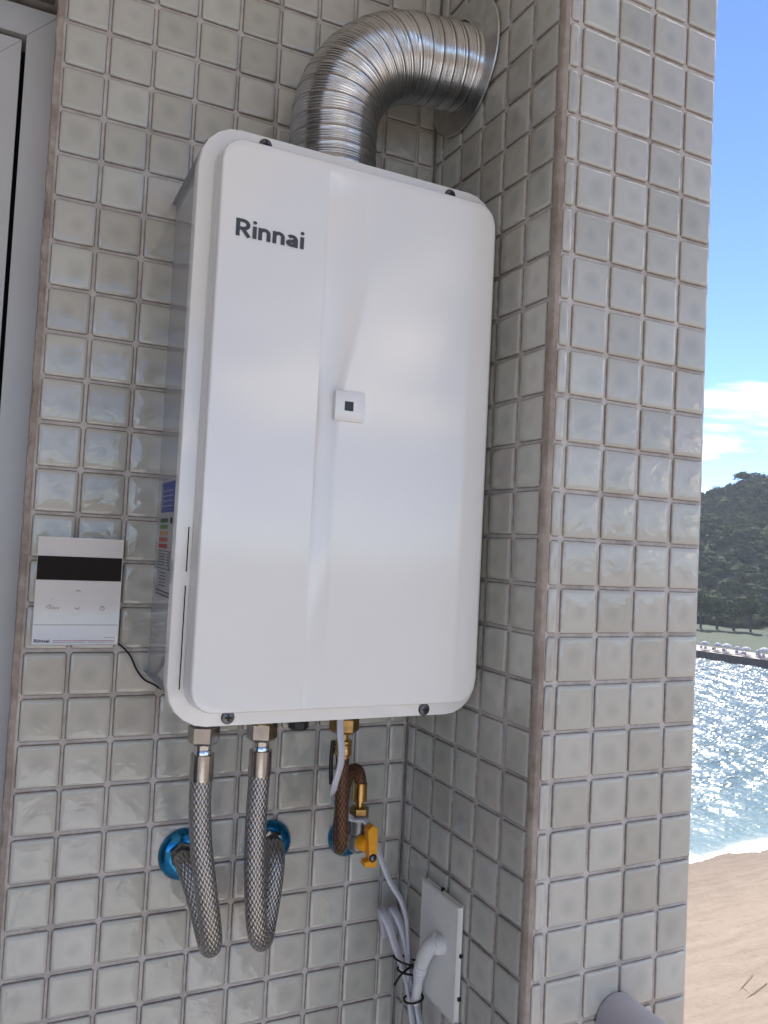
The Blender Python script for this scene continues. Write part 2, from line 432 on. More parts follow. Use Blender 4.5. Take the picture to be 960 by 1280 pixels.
# tiled pier ----------------------------------------------------------
pier = thing('tiled_pier', 'protruding corner pier of square grey glazed tiles beside the sea view', 'pillar', (11.8, -2.8, -12))
XE = 13.99
mb = MB(); mb.box(XS + .045, XE - .02, YF + .045, 4.0, Z_FLOOR, Z_TOP); mb.build('mortar_bed', M_grout, pier)
spots = []
D5 = 0.459                                             # side face: cut column in the corner, then five whole ones
for r in range(-13, 29):
    zc_ = -(r + 0.5) * VS; out = r < -1 or r > 23
    for c in range(6):
        if c == 0: yc, w = -(D5 / 2 + .01), D5 - .09
        else:
            yc, w = -(D5 + c - 0.5), 0.942
            if c == 5: yc, w = -(D5 + 4 + (5.40 - D5 - 4) / 2 + 0.01), 5.40 - D5 - 4 - .07
        spots.append(((XS + 0.045, yc, zc_), w, not out and not (c < 4 and -14.2 < zc_ < -4.4 and c < 3)))
place_tiles(spots, pier, -math.pi / 2, 'tile_field')
spots = []
XC0 = 10.0156
for r in range(-13, 29):
    zc_ = -(r + 0.5) * VS - 0.016; out = r < -2 or r > 22
    for c in range(5):
        if c == 0: xc, w = (9.70 + XC0) / 2 - .01, XC0 - 9.70 - .07
        elif c < 4: xc, w = XC0 + c - 0.5, 0.942
        else: xc, w = XC0 + 3 + 0.485, 0.90
        spots.append(((xc, YF + 0.045, zc_), w, not out))
place_tiles(spots, pier, 0, 'tile_field')
# mortared corner strip, chamfered across the arris
V = []; F = []; z = Z_FLOOR; n = 0
while z <= Z_TOP:
    j = [random.uniform(-.012, .012) for _ in range(4)]
    V += [(XS + .05, -5.38, z), (XS - .005, -5.42 + j[0], z), (XS + .0 + j[1] * .5, -5.50, z), (XS + .05 + j[2] * .5, YF - .005, z), (9.685 + j[3], YF - .002, z), (9.70, YF + .05, z)]
    z += random.uniform(.2, .5); n += 1
for i in range(n - 1):
    for k in range(5): F.append((i * 6 + k, i * 6 + k + 1, (i + 1) * 6 + k + 1, (i + 1) * 6 + k))
mesh('corner_strip', V, F, M_trim, pier, smooth=50)

# ------------------------------------------------------------------ balcony shell
mb = MB(); mb.box(-34, 14.4, -80, 4.2, Z_TOP + .002, Z_TOP + 4); tag(mb.build('ceiling', M_conc), kind='structure')
mb = MB(); mb.box(-34, 14.4, -80, 4.2, Z_FLOOR - 4, Z_FLOOR - .002); tag(mb.build('floor', M_floor), kind='structure')
mb = MB(); mb.box(-28, -26.002, -25, 4.2, Z_FLOOR, Z_TOP, 0)  # unseen wall, added and cut short to shade the pier side
tag(mb.build('shade_wall', M_shade_wall), 'unseen dark wall added at the far left to keep light off the pier side', 'wall')

# door at the left ----------------------------------------------------
DY = 1.25
door = thing('balcony_door', 'pale grey aluminium door and frame at the left edge of the tiles', 'door', (-8, DY, -20))
fx1, fz1 = -0.03, 0.78
w_ = 0.68
def prism_xz(pts, y0, y1):
    n = len(pts); V = [(x, y0, z) for x, z in pts] + [(x, y1, z) for x, z in pts]
    F = [tuple(range(n)), tuple(range(2 * n - 1, n - 1, -1))] + [(i, (i + 1) % n, n + (i + 1) % n, n + i) for i in range(n)]
    return V, F
V, F = prism_xz([(fx1, fz1 - .006), (fx1, Z_FLOOR), (fx1 - w_, Z_FLOOR), (fx1 - w_, fz1 - w_ - .006)], DY, DY + .9)
mesh('frame_jamb', V, F, M_door, door)
V, F = prism_xz([(fx1 - .006, fz1), (fx1 - w_ - .006, fz1 - w_), (-20 + w_, fz1 - w_), (-20, fz1)], DY, DY + .9)
mesh('frame_head', V, F, M_door, door)
g = .10; lx, lz = fx1 - w_ - g, fz1 - w_ - g * 1.3
V, F = prism_xz([(lx, lz - .006), (lx, Z_FLOOR + .3), (lx - 1.6, Z_FLOOR + .3), (lx - 1.6, lz - 1.6 - .006)], DY + .02, DY + .8)
mesh('leaf_stile', V, F, M_door, door)
V, F = prism_xz([(lx - .006, lz), (lx - 1.606, lz - 1.6), (-17, lz - 1.6), (-18.6, lz)], DY + .02, DY + .8)
mesh('leaf_rail', V, F, M_door, door)
mb = MB(); mb.box(-19, lx - 1.55, DY + .3, DY + .5, Z_FLOOR + .3, lz - 1.55); mb.build('leaf_panel', M_door, door)
mb = MB(); mb.box(-19.9, fx1 - w_ + .02, DY + .75, DY + 1.0, Z_FLOOR, fz1 - w_ + .02); mb.build('gap_backing', M_slot, door)  # black sheet behind the leaf, put in so the frame gap reads dark
mb = MB(); mb.box(-0.03 + .004, -0.10 + .09, DY - .02, DY + .9, Z_FLOOR, fz1 + .05); mb.build('sealant', M_slot, door)
mb = MB(); mb.box(-21, -0.10, DY + 1.1, 4.0, Z_FLOOR, DOOR_TOP); mb.build('backing', M_slot, door)
mb = MB(); mb.box(-26, -20.002, 0.0, 4.0, Z_FLOOR, DOOR_TOP - .002)
tag(mb.build('painted_wall', M_conc), 'painted wall on the far side of the aluminium door', 'wall')

# handrail ------------------------------------------------------------
rail = thing('handrail', 'lavender grey round handrail fixed to the front of the tiled pier', 'railing', (12.0, YF, -21.5))
RC = (11.90, -21.15)
mb = MB(); V, F, U = sweep([(RC[0], YF - .04, RC[1]), (RC[0], -40, RC[1]), (RC[0], -79, RC[1])], 0.54, 48); mb.add(V, F, U); mb.build('rail_tube', M_rail, rail, smooth=40)
for yy in (-28, -52, -78):
    mb = MB(); mb.add(*sweep([(RC[0], yy, RC[1] - .5), (RC[0], yy, Z_FLOOR)], .38, 20)); mb.build('post', M_rail, rail, smooth=40)

# ------------------------------------------------------------------ water heater
FX0, FX1, FZ1, FZ0, FY = 2.481, 9.386, -3.22, -15.05, -3.50
heater = thing('water_heater', 'large white tankless gas water heater hung on the tiled wall', 'water heater', (5.9, 0, -15))
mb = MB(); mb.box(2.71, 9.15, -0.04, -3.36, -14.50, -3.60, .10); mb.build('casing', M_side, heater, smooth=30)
PX0, PX1, PZ0, PZ1 = FX0 + .39, FX1 - .35, FZ0 + .40, FZ1 - .47      # flat front, inside the roll
PY = -4.0
def face_y(x, z):
    """front panel relief: flat left third, a crease, a hollow beside it, easing back to the right"""
    y = PY
    if x > 5.02:
        t = x - 5.02
        # the step is deepest beside the badge and runs out to nothing at the bottom edge
        q = min(1, max(0, (z + 14.66) / 5.6)); up_ = min(1, max(0, (z + 9.0) / 3.5)); up_ = up_ * up_ * (3 - 2 * up_)
        A = .02 * min(1, (z + 14.66) / .2) + .26 * q - .19 * up_
        A *= min(1, max(0, (-3.75 - z) / .5))
        wd = .50 + .55 * up_ + .5 * max(0, min(1, (-z - 13.3) / 1.3)) ** 2
        a = max(0.0, 1 - t / wd); 
        if t >= wd * .8: a = max(0.0, 1 - t / wd) ** 2 / .2
        y += A * a * min(1, t / .015)
    if x > 7.6: y += 0.030 * ((x - 7.6) / 1.4) ** 2
    return y
CR = 0.42
xs = [PX0, PX0 + .03, PX0 + .09, PX0 + .18, PX0 + .30, PX0 + CR] + [PX0 + CR + (5.0 - PX0 - CR) * k / 6 for k in range(1, 6)] + [4.97, 5.02, 5.035] \
    + [5.02 + .035 * k for k in range(1, 29)] + [6.05 + (PX1 - CR - 6.05) * k / 26 for k in range(0, 27)] + [PX1 - .30, PX1 - .18, PX1 - .09, PX1 - .03, PX1]
def zlim(x):
    dx = max(0, PX0 + CR - x, x - (PX1 - CR)); h = math.sqrt(max(0, CR * CR - dx * dx))
    return PZ0 + CR - h, PZ1 - CR + h
NR = 72; V = []; idx = {}
for i, x in enumerate(xs):
    lo, hi = zlim(x)
    for j in range(NR + 1):
        z = lo + (hi - lo) * j / NR; idx[i, j] = len(V); V.append((x, face_y(x, z), z))
F = []
for i in range(len(xs) - 1):
    for j in range(NR): F.append((idx[i, j], idx[i + 1, j], idx[i + 1, j + 1], idx[i, j + 1]))
nx_ = len(xs) - 1
ring = [idx[0, j] for j in range(NR, 0, -1)] + [idx[i, 0] for i in range(0, nx_)] + [idx[nx_, j] for j in range(0, NR)] + [idx[i, NR] for i in range(nx_, 0, -1)]
def nrm(p):
    cx = min(max(p[0], PX0 + CR), PX1 - CR); cz = min(max(p[2], PZ0 + CR), PZ1 - CR)
    v = Vector((p[0] - cx, 0, p[2] - cz)); return v.normalized() if v.length > 1e-6 else Vector((0, 0, 1))
base = [(Vector(V[i]), nrm(V[i])) for i in ring]
prev = ring
for (k, y) in ((0.05, .012), (0.09, .04), (0.115, .09), (0.125, .20), (0.14, .38), (0.16, .455), (0.20, .487), (0.26, .497), (0.90, .50), (0.955, .512), (0.985, .55), (1.0, .62), (1.0, .78)):
    cur = []
    for (p, nn) in base:
        dxm = (0.39 if nn.x < 0 else 0.35) * k; dzm = (0.40 if nn.z < 0 else 0.47) * k
        yy = (p.y + y) if k < .14 else (PY + y)
        cur.append(len(V)); V.append((p.x + nn.x * dxm, min(yy, PY + y) if k < .14 and False else yy, p.z + nn.z * dzm))
    m = len(ring)
    for q in range(m): F.append((prev[q], prev[(q + 1) % m], cur[(q + 1) % m], cur[q]))
    prev = cur
cover = mesh('front_cover', V, F, M_white, heater, smooth=38)
# vents in the side of the cover
for (z0, z1) in ((-12.05, -11.2), (-14.28, -12.32)):
    mb = MB(); mb.box(2.697, 2.715, -3.62, -3.59, z0, z1); mb.build('vent_slot', M_slot, heater)
for (x, z) in ((3.80, -3.42), (8.11, -3.42), (3.70, -14.87), (8.06, -14.90)):
    s_ = MB(); s_.add(*lathe((x, FY + .005, z), (0, -1, 0), [(0, .135), (.02, .135), (.05, .115), (.065, .07), (.066, .001)], 20, cap=False))
    so = s_.build('screw', M_screw, heater, smooth=35)
    c_ = MB(); c_.box(x - .065, x + .065, FY - .068, FY - .050, z - .014, z + .014); c_.box(x - .014, x + .014, FY - .0705, FY - .050, z - .065, z + .065); c_.build('cross_recess', M_slot, so)
# badge
bd = MB(); bd.box(5.37, 6.04, PY - .09, PY + .06, -8.89, -8.28, .045); bd = bd.build('sensor_badge', M_white, heater, smooth=35)
mb = MB(); mb.box(5.58, 5.77, PY - .098, PY - .08, -8.68, -8.49); mb.build('sensor_window', M_dark, bd)
def logo(x0, z0, w, h, y, mat, parent):
    """the word Rinnai in heavy rounded sans letters, each stroke a thick ribbon"""
    t = .195
    def arc(cx, cz, rx, rz, a0, a1, n=9): return [(cx + rx * math.cos(math.radians(a0 + (a1 - a0) * k / n)), cz + rz * math.sin(math.radians(a0 + (a1 - a0) * k / n))) for k in range(n + 1)]
    S = []; q = t / 2
    S.append([(q, 0), (q, 1.0)]); S.append([(0, 1 - q), (.34, 1 - q)] + arc(.34, .68, .245, 1 - q - .68, 90, -90)[1:] + [(q, .68 - (1 - q - .68))])
    S.append([(.34, .42), (.64, 0)])
    x = .80
    def i_(x): S.append([(x + q, 0), (x + q, .70)]); S.append('dot', ) if False else S.append(('dot', x + q, .915))
    i_(x); x += .27
    for _ in range(2):
        S.append([(x + q, 0), (x + q, .70)]); S.append([(x + q, .40)] + arc(x + q + .205, .42, .205, .28 - q + .015, 175, 0) + [(x + q + .41, 0)]); x += .70
    S.append(arc(x + .26, .42, .215, .28 - q + .015, 140, 0) + [(x + .475, 0)]); S.append(arc(x + .27, .215, .205, .215 - q, 0, 360, 16)); S.append([(x + .475, .36), (x + .30, .375)])
    x += .68; i_(x); x += t
    mb = MB()
    def put(P, F):
        lift = .0012 * (len(mb.V) % 97) / 12
        V = [(x0 + a / x * w, y - .004 - lift, z0 + b * h) for a, b in P] + [(x0 + a / x * w, y + .006, z0 + b * h) for a, b in P]; n = len(P)
        G = list(F) + [tuple(i + n for i in reversed(f)) for f in F]; mb.add(V, G)
    for s_ in S:
        if s_[0] == 'dot':
            P = [(s_[1] + .098 * math.cos(k * math.pi / 8), s_[2] + .098 * math.sin(k * math.pi / 8)) for k in range(16)]; put(P, [tuple(range(16))]); continue
        P = []; n = len(s_)
        for i, p in enumerate(s_):
            a = Vector(s_[max(0, i - 1)]); b = Vector(s_[min(n - 1, i + 1)]); d = (b - a).normalized()
            if 0 < i < n - 1:
                d1 = (Vector(p) - a).normalized(); m_ = 1 / max(.5, d.dot(d1))
            else: m_ = 1
            nn = Vector((-d.y, d.x)) * q * m_; P += [(p[0] + nn.x, p[1] + nn.y), (p[0] - nn.x, p[1] - nn.y)]
        put(P, [(2 * i, 2 * i + 1, 2 * i + 3, 2 * i + 2) for i in range(n - 1)])
    return mb.build('logo', mat, parent)
logo(3.17, -5.565, 1.385, 0.345, PY - .004, M_logo, heater)
# rating and energy labels on the left side of the casing
M_lab = plain('label_paper', (0.42, 0.43, 0.45), 0.45, var=0.03)
M_lblue = plain('label_blue', (0.025, 0.05, 0.30), 0.45, var=0.1)
def side_box(name, y0, y1, z0, z1, mat, parent, lift):
    mb = MB(); mb.box(2.71 - lift, 2.712, y0, y1, z0, z1); return mb.build(name, mat, parent)
lab = side_box('energy_label', -.45, -2.20, -12.72, -10.15, M_lab, heater, .006)
bl = side_box('blue_header', -.56, -2.10, -10.88, -10.22, M_lblue, lab, .010)
for k, (y0, y1, c) in enumerate([(-.60, -1.45, (0.015, 0.07, 0.03)), (-.58, -1.45, (0.10, 0.20, 0.02)), (-.56, -1.48, (0.50, 0.27, 0.03)), (-.54, -1.5, (0.42, 0.06, 0.02)), (-.52, -1.52, (0.42, 0.015, 0.015))]):
    side_box('rating_bar', y0, y1, -11.10 - k * .14, -11.01 - k * .14, plain('label_bar', c, .45), lab, .010)
side_box('rating_pointer', -1.72, -1.92, -11.12, -11.0, M_slot, lab, .010)
pr = MB()
for k in range(4):
    for (a, b) in ((-.75, -1.15), (-1.2, -1.9)): pr.box(2.698, 2.702, a, b, -10.42 - k * .11, -10.40 - k * .11)
pr.box(2.698, 2.702, -.64, -.72, -10.8, -10.3)
o = pr.build('fine_print', plain('label_white', (0.40, 0.42, 0.5), .5), lab); o['kind'] = 'stuff'
pr = MB()
for zz_ in (-11.72, -12.10): pr.box(2.698, 2.702, -.5, -2.1, zz_ - .012, zz_)
for k in range(5): pr.box(2.698, 2.702, -.62, -1.3 - .12 * random.random(), -11.80 - k * .058, -11.786 - k * .058); pr.box(2.698, 2.702, -1.6, -1.75, -11.80 - k * .058, -11.78 - k * .058)
for k in range(5): pr.box(2.698, 2.702, -.75 - .1 * (k % 2), -1.55 + .1 * random.random(), -12.20 - k * .07, -12.186 - k * .07)
for zz_ in (-12.58, -12.66): pr.box(2.698, 2.702, -.5, -2.05, zz_ - .02, zz_)
pr.box(2.698, 2.702, -1.84, -1.86, -12.1, -11.72)
o = pr.build('table_lines', M_slot, lab); o['kind'] = 'stuff'
# connections below
HY = -1.9
for (x, mat, r) in ((3.64, M_steel, .21), (4.92, M_brass, .27), (6.88, M_brass, .24)):
    mb = MB(); mb.add(*lathe((x, HY, -14.7), (0, 0, -1), [(0, r), (.72, r)] if mat != M_brass else [(0, r)] + [(0.3 + .035 * k, r + (.018 if k % 2 else 0)) for k in range(12)] + [(.76, r)], 28))
    mb.build('pipe_stub', mat, heater, smooth=50)
mb = MB(); mb.add(*lathe((5.66, HY, -14.7), (0, 0, -1), [(0, .30), (.66, .30), (.68, .28)], 24)); mb.build('drain_socket', M_dark, heater, smooth=40)
mb = MB(); mb.add(*lathe((5.76, HY, -15.3), (0, 0, -1), [(0, .2), (.02, .24)] + [(.04, .24), (.22, .23), (.27, .18)], 14)); mb.build('drain_cap', M_dark, heater, smooth=20)

# ------------------------------------------------------------------ exhaust duct
duct = thing('exhaust_duct', 'ribbed silver aluminium elbow duct from heater top to side wall', 'duct', (6, -1.65, -3.4))
P = []
cxd, czd, RD = 8.24, -1.70, 2.32
dy0, dy1 = -1.70, -1.62
pts = [(5.93, dy0, -3.62), (5.93, dy0, -3.0), (5.92, dy0, -2.3)]
for k in range(0, 13):
    a = math.radians(180 - 90 * k / 12); pts.append((cxd + RD * math.cos(a), dy0 + (dy1 - dy0) * k / 12, czd + RD * math.sin(a) + .12 * (k / 12) ** 2))
pts += [(8.8, dy1, .82), (9.1, dy1, .86), (9.46, dy1, .88)]
C0 = catmull(pts, 12)
L = [0]
for i in range(1, len(C0)): L.append(L[-1] + (C0[i] - C0[i - 1]).length)
tot = L[-1]; step = 0.0125; N = int(tot / step); PP = []; RR = []; j = 0
for i in range(N + 1):
    s_ = i * step
    while j < len(L) - 2 and L[j + 1] < s_: j += 1
    f = (s_ - L[j]) / max(1e-9, L[j + 1] - L[j]); PP.append(C0[j].lerp(C0[j + 1], f))
    ph = (s_ / .34) % 1
    r = 1.00 + 0.019 * math.sin(2 * math.pi * s_ / .0567)
    if abs(ph - .5) < .09: r = 1.028
    elif abs(ph - .5) < .13: r = 0.985
    RR.append(r)
V, F, U = sweep(PP, RR, 96, caps=False)
mesh('flexible_tube', V, F, M_alu, duct, smooth=0, uv=U)
mb = MB(); mb.add(*lathe((XS - .05, -1.5, 1.0), (-1, 0, 0), [(0, .5), (0, 1.64), (.03, 1.66), (.055, 1.64), (.06, 1.2), (.10, 1.08), (.34, 1.05), (.36, 1.02)], 72, cap=False))
mb.build('wall_collar', M_flange, duct, smooth=30)

# ------------------------------------------------------------------ hoses
def rosette(x, z, r, label, cat='rosette', group='blue pipe rosettes'):
    mb = MB(); mb.add(*lathe((x, -0.035, z), (0, -1, 0), [(0, r), (.03, r * 1.0), (.09, r * .97), (.16, r * .86), (.22, r * .66), (.25, r * .46), (.25, r * .2)], 48, cap=False))
    return tag(mb.build('pipe_rosette', M_blue, smooth=50), label, cat, group)
rosette(3.80, -18.76, .60, 'metallic blue rosette where the left braided hose meets the tiles')
rosette(5.86, -18.73, .54, 'metallic blue rosette half hidden behind the right braided hose')
rosette(7.90, -18.80, .50, 'metallic blue rosette behind the brown gas hose and orange valve')
def hose(label, x, path, brass, nutpos, r=.235):
    h = thing('braided_hose', label, 'hose', (x, HY, -15.4), group='steel braided water hoses')
    mb = MB(); mb.add(*lathe((x, HY, -15.36), (0, 0, -1), [(0, .27), (.03, .335), (.34, .335), (.40, .27), (.42, .22)], 6, rot=.35)); mb.build('top_nut', M_steel, h, smooth=20)
    mb = MB(); mb.add(*lathe((x, HY, -15.76), (0, 0, -1), [(0, .19), (.10, .19), (.11, .175), (.13, .19), (.24, .19)], 28)); mb.build('neck', M_chrome, h, smooth=40)
    mb = MB(); mb.add(*lathe((x, HY, -15.97), (0, 0, -1), [(0, .20), (.004, .25), (.50, .255), (.55, .245), (.552, .2)], 32)); mb.build('ferrule', M_steel, h, smooth=40)
    C = catmull(path, 14); V, F, U = sweep(C, r, 36); mesh('braided_sleeve', V, F, M_braid, h, smooth=60, uv=U)
    nx, nz = nutpos
    mb = MB(); mb.add(*lathe((nx, -.18, nz), (0, -1, 0), [(0, .25), (.02, .30), (.22, .30), (.26, .25)], 6, rot=.2)); mb.build('wall_nut', M_chrome, h, smooth=20)
    d = (Vector(path[-2]) - Vector(path[-1])).normalized(); e = Vector(path[-1])
    mb = MB(); mb.add(*lathe((nx, -.42, nz), (0, -1, 0), [(0, .23), (.24, .22)], 24)); mb.build('wall_elbow', M_dark, h, smooth=50)
    return h
hose('braided steel water hose hanging at the left, curving to the left blue rosette', 3.64,
     [(3.64, HY, -16.45), (3.64, HY, -16.9), (3.67, HY, -17.4), (3.73, HY, -17.95), (3.82, -1.9, -18.5), (3.93, -1.88, -19.1), (4.04, -1.82, -19.65),
      (4.12, -1.70, -20.05), (4.15, -1.48, -20.25), (4.12, -1.25, -20.12), (4.03, -1.08, -19.75), (3.90, -.98, -19.3), (3.78, -.86, -18.95), (3.69, -.70, -18.72), (3.66, -.55, -18.66)],
     False, (3.70, -18.66))
hose('braided steel water hose in the middle, looping down and back to the second blue rosette', 4.92,
     [(4.92, HY, -16.45), (4.91, HY, -16.9), (4.90, HY, -17.5), (4.92, HY, -18.2), (4.95, HY, -18.8), (5.01, -1.88, -19.4), (5.10, -1.80, -19.9),
      (5.24, -1.62, -20.22), (5.38, -1.40, -20.32), (5.50, -1.2, -20.1), (5.60, -1.08, -19.7), (5.68, -1.0, -19.25), (5.73, -.9, -18.9), (5.77, -.72, -18.68), (5.80, -.5, -18.63)],
     True, (5.80, -18.62))
gas = thing('gas_hose', 'brown braided gas hose with brass fittings looping to the orange valve', 'hose', (6.88, HY, -15.4))
mb = MB(); mb.add(*lathe((6.88, HY, -15.34), (0, 0, -1), [(0, .30), (.03, .345), (.30, .345), (.36, .27), (.38, .2)], 6, rot=.3)); mb.build('top_nut', M_dbrass, gas, smooth=20)
mb = MB(); mb.add(*lathe((6.88, HY, -15.68), (0, 0, -1), [(0, .11), (.18, .11), (.2, .2), (.24, .2), (.26, .18), (.3, .2), (.36, .19), (.4, .205), (.5, .205), (.53, .17), (.6, .16)], 24)); mb.build('ferrule', M_brass, gas, smooth=35)
gp = [(6.88, HY, -16.2), (6.89, HY, -16.7), (6.91, -1.92, -17.3), (6.94, -1.92, -17.9), (6.97, -1.85, -18.25), (7.02, -1.66, -18.42), (7.08, -1.45, -18.25), (7.14, -1.35, -17.8),
      (7.22, -1.28, -17.3), (7.33, -1.2, -16.98), (7.50, -1.10, -16.83), (7.68, -1.02, -16.88), (7.77, -.98, -17.08), (7.80, -.97, -17.25)]
V, F, U = sweep(catmull(gp, 12), .155, 28); mesh('braided_sleeve', V, F, M_brown, gas, smooth=60, uv=U)
mb = MB(); mb.add(*lathe((7.80, -.97, -17.18), (0, 0, -1), [(0, .17), (.44, .175), (.45, .10), (.60, .10)], 24)); mb.build('lower_ferrule', M_brass, gas, smooth=35)
mb = MB(); mb.add(*lathe((7.80, -.97, -17.76), (0, 0, -1), [(0, .16), (.02, .24), (.17, .24), (.19, .2)], 6, rot=.2)); mb.build('lower_nut', M_dbrass, gas, smooth=20)
mb = MB(); mb.add(*sweep(catmull([(6.66, -1.80, -15.9), (6.65, -1.78, -16.4), (6.69, -1.75, -16.9)], 6), .05, 8)); mb.build('pin', M_dark, gas, smooth=50)
valve = thing('gas_valve', 'small grey gas valve with an orange lever below the brown hose', 'valve', (7.80, -.9, -18.5))
mb = MB(); mb.add(*lathe((7.80, -.97, -17.92), (0, 0, -1), [(0, .20), (.03, .235), (.20, .235), (.22, .19), (.5, .19), (.52, .22), (.82, .24), (.90, .18), (.94, .1)], 24))
mb.add(*lathe((7.84, -.16, -18.62), (0, -1, 0), [(0, .19), (.2, .19), (.22, .25), (.45, .25), (.47, .2), (.8, .2)], 6)); mb.build('valve_body', M_cast, valve, smooth=30)
mb = MB(); mb.add(*lathe((7.80, -1.15, -18.55), (.35, -1, 0), [(0, .19), (.20, .19), (.26, .15)], 24)); mb.build('lever_hub', M_yellow, valve, smooth=35)
# lever: tapered bar with a cranked foot
hx = 7.86; V, F = prism_xz([(hx - .10, -18.12), (hx + .04, -18.02), (hx + .16, -18.10), (hx + .17, -19.02), (hx - .14, -18.98), (hx - .14, -18.86), (hx - .02, -18.84)], -1.62, -1.36)
lev = mesh('lever', V, F, M_yellow, valve)
bv = lev.modifiers.new('bevel', 'BEVEL'); bv.width = .02 * T; bv.segments = 2
mb = MB(); mb.add(*lathe((hx + .06, -1.615, -18.78), (0, -1, 0), [(0, .075), (.03, .07), (.05, .04), (.05, .001)], 16, cap=False)); mb.build('lever_screw', M_screw, valve, smooth=35)
mb = MB(); mb.add(*lathe((hx + .06, -1.612, -18.78), (0, -1, 0), [(0, .1), (.012, .1)], 20)); mb.build('screw_recess', M_slot, valve)

# ------------------------------------------------------------------ controller
ctl = thing('wall_controller', 'small white wall controller with a black display left of the heater', 'controller', (1.09, -.2, -12.7))
X0, X1, Z0, Z1 = .21, 1.97, -13.86, -11.53
mb = MB(); mb.box(X0 + .02, X1 - .02, -.045, -.29, Z0 + .02, Z1 - .02, .02); mb.build('back_shell', M_plate, ctl, smooth=30)
mb = MB(); mb.box(X0, X1, -.27, -.35, Z0, Z1, .022); fp = mb.build('faceplate', M_ctl, ctl, smooth=30)
mb = MB(); mb.box(X0 + .012, X1 - .012, -.34, -.356, -12.46, -11.945); mb.build('display', M_disp, ctl)
mb = MB(); mb.box(X0 + .01, X1 - .01, -.345, -.3515, -13.43, -13.418); mb.build('seam_line', M_print, ctl)
def line_mesh(segs, w, y=-.353):
    mb = MB()
    for (a, b, c, d) in segs:
        v = Vector((c - a, 0, d - b)); n = Vector((-v.z, 0, v.x)).normalized() * w / 2
        V = [(a + n.x, y, b + n.z), (a - n.x, y, b - n.z), (c - n.x, y, d - n.z), (c + n.x, y, d + n.z)]
        V += [(p[0], -.349, p[2]) for p in V]
        mb.add(V, [(0, 1, 2, 3), (4, 7, 6, 5), (0, 4, 5, 1), (1, 5, 6, 2), (2, 6, 7, 3), (3, 7, 4, 0)])
    return mb
cx_ = 1.08
line_mesh([(cx_ - .05, -12.71, cx_, -12.665), (cx_, -12.665, cx_ + .05, -12.71)], .018).build('up_mark', M_print, ctl)
line_mesh([(cx_ - .05, -13.045, cx_, -13.09), (cx_, -13.09, cx_ + .05, -13.045)], .018).build('down_mark', M_print, ctl)
M_faint = plain('faint_print', (0.60, 0.585, 0.565), .3)
def sq(x, z, h): return [(x - h, z - h, x + h, z - h), (x + h, z - h, x + h, z + h), (x + h, z + h, x - h, z + h), (x - h, z + h, x - h, z - h)]
line_mesh(sq(cx_, -13.07, .13), .008).build('button_outline', M_faint, ctl)
line_mesh(sq(cx_, -12.69, .13), .008).build('button_outline', M_faint, ctl)
line_mesh(sq(1.60, -13.06, .13), .010).build('button_outline', M_faint, ctl)
ring_ = [(1.60 + .045 * math.cos(a), -13.06 + .045 * math.sin(a), 1.60 + .045 * math.cos(a + .65), -13.06 + .045 * math.sin(a + .65)) for a in [k * .65 for k in range(10)]]
line_mesh(ring_ + [(1.60, -13.06, 1.60, -13.0)], .014).build('power_mark', M_print, ctl)
sh = [(.45, -13.07, .47, -13.03), (.47, -13.03, .51, -13.0), (.51, -13.0, .56, -13.0)] + [(.50 + .045 * k, -13.09, .54 + .045 * k, -13.02 - .006 * k) for k in range(5)]
line_mesh(sh, .016).build('shower_mark', M_print, ctl)
line_mesh([(.555, -12.875, .575, -12.875)], .02).build('lamp_dot', M_print, ctl)
logo(.255, -13.80, .31, .068, -.353, M_logo, ctl)
pr = line_mesh([(.63, -13.765, 1.90, -13.765)], .012); pr.build('print_line', M_red, ctl)
line_mesh([(.63, -13.80, 1.30, -13.80), (1.34, -13.80, 1.90, -13.80)], .012).build('print_line', M_print, ctl)
line_mesh([(1.68, -13.70, 1.90, -13.70)], .012).build('print_line', M_print, ctl)
V, F, U = sweep(catmull([(1.95, -.10, -13.84), (2.10, -.12, -13.93), (2.30, -.12, -14.15), (2.45, -.12, -14.45), (2.63, -.12, -14.68), (2.85, -.14, -14.80), (3.0, -.3, -14.88)], 10), .022, 10)
tag(mesh('control_wire', V, F, M_slot, smooth=60), 'thin black wire running from the controller to the heater', 'wire')

# ------------------------------------------------------------------ outlet, plug, cords
outlet = thing('wall_outlet', 'white wall outlet plate on the dark side of the pier', 'outlet', (XS, -2.35, -20.8))
mb = MB(); mb.box(XS - .20, XS - .06, -1.60, -3.24, -22.0, -19.46, .03); mb.build('cover_plate', M_plate, outlet, smooth=30)
mb = MB(); mb.box(XS - .07, XS + .04, -1.70, -3.30 + .18, -21.9, -19.6); mb.build('back_box', M_slot, outlet)
for (yy, zz_) in ((-2.33, -19.44), (-3.25, -20.55), (-3.25, -21.5), (-2.4, -22.01)):
    mb = MB(); mb.box(XS - .10, XS - .02, yy - .035, yy + .035, zz_ - .04, zz_ + .045, .015); mb.build('fixing_clip', M_slot, outlet)
plug = thing('power_plug', 'white angled power plug pushed into the outlet plate', 'plug', (XS - .2, -2.6, -20.6))
px_ = XS - .20
mb = MB(); mb.add(*lathe((px_, -2.62, -20.55), (-1, 0, 0), [(0, .22), (.10, .215), (.20, .20), (.26, .15)], 20)); mb.build('plug_face', M_plug, plug, smooth=40)
V, F, U = sweep(catmull([(px_ - .12, -2.66, -20.45), (px_ - .24, -2.52, -20.60), (px_ - .28, -2.32, -20.92), (px_ - .26, -2.16, -21.22)], 8), [.205 - .0022 * k for k in range(25)], 20)
mesh('plug_body', V, F, M_plug, plug, smooth=40)
rr = []
path = catmull([(px_ - .26, -2.18, -21.18), (px_ - .25, -2.08, -21.42), (px_ - .23, -2.0, -21.66)], 16)
for k in range(len(path)): rr.append(.155 - .0012 * k + (.022 if (k // 4) % 2 == 0 and k < 24 else 0))
